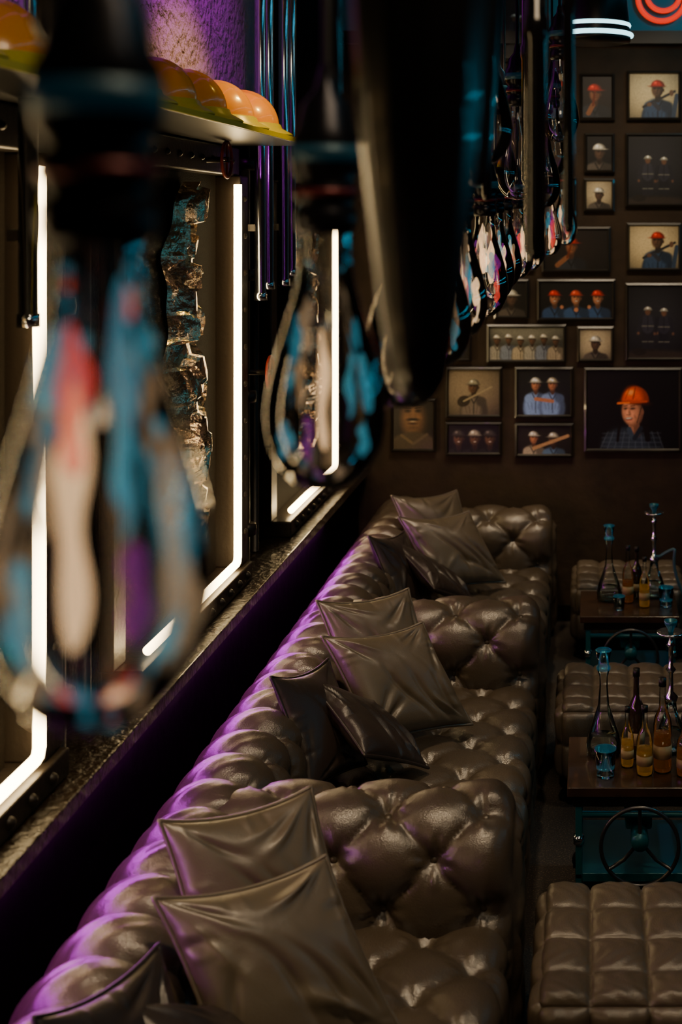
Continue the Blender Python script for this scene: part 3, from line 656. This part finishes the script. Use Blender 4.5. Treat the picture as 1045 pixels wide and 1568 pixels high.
def picture(x0,y0,x1,y1,bg,fn,fb=.03):
    X0,X1=(x0-905)/sc,(x1-905)/sc; Z1,Z0=2.56-(y0-333)/sc,2.56-(y1-333)/sc
    e=empty('framed_photograph',((X0+X1)/2,Wy-.02,(Z0+Z1)/2)); f=.020; yb=Wy-.003; yf=Wy-.035
    V=[];F=[]
    out=[(X0-f,Z0-f),(X1+f,Z0-f),(X1+f,Z1+f),(X0-f,Z1+f)]; mid=[(X0-f*.4,Z0-f*.4),(X1+f*.4,Z0-f*.4),(X1+f*.4,Z1+f*.4),(X0-f*.4,Z1+f*.4)]; inn=[(X0,Z0),(X1,Z0),(X1,Z1),(X0,Z1)]
    for ringp,y in ((out,yb),(out,yf+.006),(mid,yf),(inn,yf+.012),(inn,yb)):
        V+=[(p[0],y,p[1]) for p in ringp]
    for a in range(4):
        for k in range(4): F.append((a*4+k,a*4+(k+1)%4,(a+1)*4+(k+1)%4,(a+1)*4+k))
    obj('frame',V,F,'frame',e,False)
    c=Cv(X1-X0,Z1-Z0,bg,400 if X1-X0>.5 else 320); fn(c)
    xs=np.linspace(X0,X1,c.n); zs=np.linspace(Z0,Z1,c.m); XX,ZZ=np.meshgrid(xs,zs,indexing='ij')
    o=obj('print',np.stack([XX,np.full_like(XX,yf+.014),ZZ],-1).reshape(-1,3),gridfaces(c.n,c.m),pm,e,False)
    col=np.clip(c.c*(1+rng.normal(0,.06,c.c.shape[:2]))[...,None],0,1).reshape(-1,3)
    col=np.where(col<=.04045,col/12.92,((col+.055)/1.055)**2.4)
    ca=o.data.color_attributes.new('Col','FLOAT_COLOR','POINT'); ca.data.foreach_set('color',np.c_[col,np.ones(len(col))].astype(np.float32).ravel())
CR=(.80,.72,.55)
for a in [(965,114,1039,180,CR,p_cream),(963,209,1045,312,(.06,.06,.075),p_two),(965,346,1039,410,CR,p_cream),(963,438,1045,547,(.06,.06,.075),p_two),
 (899,278,937,319,(.68,.62,.50),p_white),(889,504,936,549,(.68,.62,.50),p_white),(835,352,931,412,(.10,.07,.06),p_bottle),(828,432,938,486,(.05,.045,.05),p_three),
 (751,501,863,550,(.25,.25,.22),p_group),(688,566,765,634,(.50,.44,.36),p_guitar),(794,566,874,634,(.07,.08,.08),p_pair),(900,567,1040,686,(.025,.018,.018),p_woman),
 (688,650,765,692,(.07,.06,.055),p_faces),(794,652,874,694,(.12,.10,.08),p_men),(604,614,664,686,(.12,.09,.07),p_must),(900,209,937,260,(.06,.05,.05),p_white),
 (893,118,937,180,(.10,.06,.05),p_bottle),(762,432,806,483,(.06,.05,.05),p_white),(672,504,718,548,(.08,.06,.05),p_bottle),(835,276,878,330,(.3,.28,.22),p_white),
 (770,352,815,410,(.08,.06,.05),p_two),(715,430,742,483,(.1,.08,.06),p_white),(835,114,875,180,CR,p_cream),(775,112,812,180,(.3,.25,.2),p_white),(775,-5,812,90,(.2,.17,.13),p_two),(715,-5,755,90,(.5,.4,.3),p_bottle),(1065,114,1139,180,CR,p_white),(1065,209,1145,312,(.05,.05,.07),p_three),(1065,346,1140,547,(.05,.05,.07),p_two),(1065,567,1190,686,(.1,.08,.06),p_group)]:
    picture(*a)
# ------------------------------------------------------------ lights
def area(name,loc,tgt,size,power,col,sy=None):
    l=D.lights.new(name,'AREA'); l.energy=power; l.color=col; l.size=size
    if sy: l.shape='RECTANGLE'; l.size_y=sy
    o=D.objects.new(name,l); C.collection.objects.link(o); o.location=loc
    o.rotation_euler=(Vector(tgt)-Vector(loc)).to_track_quat('-Z','Y').to_euler(); return o
def spot(name,loc,tgt,power,col,ang=60,blend=.8,rad=.05):
    l=D.lights.new(name,'SPOT'); l.energy=power; l.color=col; l.spot_size=math.radians(ang); l.spot_blend=blend; l.shadow_soft_size=rad
    o=D.objects.new(name,l); C.collection.objects.link(o); o.location=loc
    o.rotation_euler=(Vector(tgt)-Vector(loc)).to_track_quat('-Z','Y').to_euler(); return o
WARM=(1,.75,.46)
for y in (3.83,5.81,7.78): spot('ceiling_spot_sofa',(-.55,y-1.1,4.2),(-.72,y-.2,.5),265,WARM,44,.9,.12)
for y in (3.0,5.0,6.9): spot('ceiling_spot_table',(.7,y+.3,4.2),(.15,y+.7,.4),105,WARM,46,.9,.1)
for x in (-.9,0,.6): spot('gallery_fill_spot',(x,6.3,4.2),(x*.9,8.2,2.4),86,(1,.79,.53),66,.9,.05)  # added lamps that brighten the prints, no fixtures modelled
area('warm_ceiling_fill',(.3,1.0,4.1),(-.5,5,.5),.8,24,WARM)
spot('magenta_spot',(-1.0,4.6,4.25),(-1.6,4.9,3.75),75,(.70,.01,.85),70,.5)
spot('magenta_spot',(-1.0,3.2,4.25),(-1.6,3.4,3.75),60,(.70,.01,.85),70,.5)
spot('orange_hat_spot',(-.7,4.9,3.7),(-1.4,4.9,2.98),60,(1,.62,.12),60,.9)
spot('teal_spot',(1.8,5.2,2.6),(.15,4.9,.35),34,(.03,.6,.9),34,.9,.05)
spot('teal_spot',(1.8,7.2,2.6),(.15,6.9,.35),34,(.03,.6,.9),34,.9,.05)
spot('teal_spot',(.9,7.2,4.2),(.5,8.2,4.0),12,(.05,.7,.9),100,.9,.1)
w=D.worlds.new('w'); C.scene.world=w; w.use_nodes=True; w.node_tree.nodes['Background'].inputs[0].default_value=(.01,.009,.009,1); w.node_tree.nodes['Background'].inputs[1].default_value=.3
# ------------------------------------------------------------ camera
cam=D.cameras.new('camera'); co=D.objects.new('camera',cam); C.collection.objects.link(co); C.scene.camera=co
co.location=(0,0,2.56); co.rotation_euler=(math.radians(90),0,0)
cam.sensor_fit='VERTICAL'; cam.sensor_height=36; cam.sensor_width=24; cam.lens=36*1976/1568
cam.shift_x=-382.5/1568; cam.shift_y=-451/1568
cam.dof.use_dof=True; cam.dof.focus_distance=4.9; cam.dof.aperture_fstop=2.4; cam.clip_start=.05
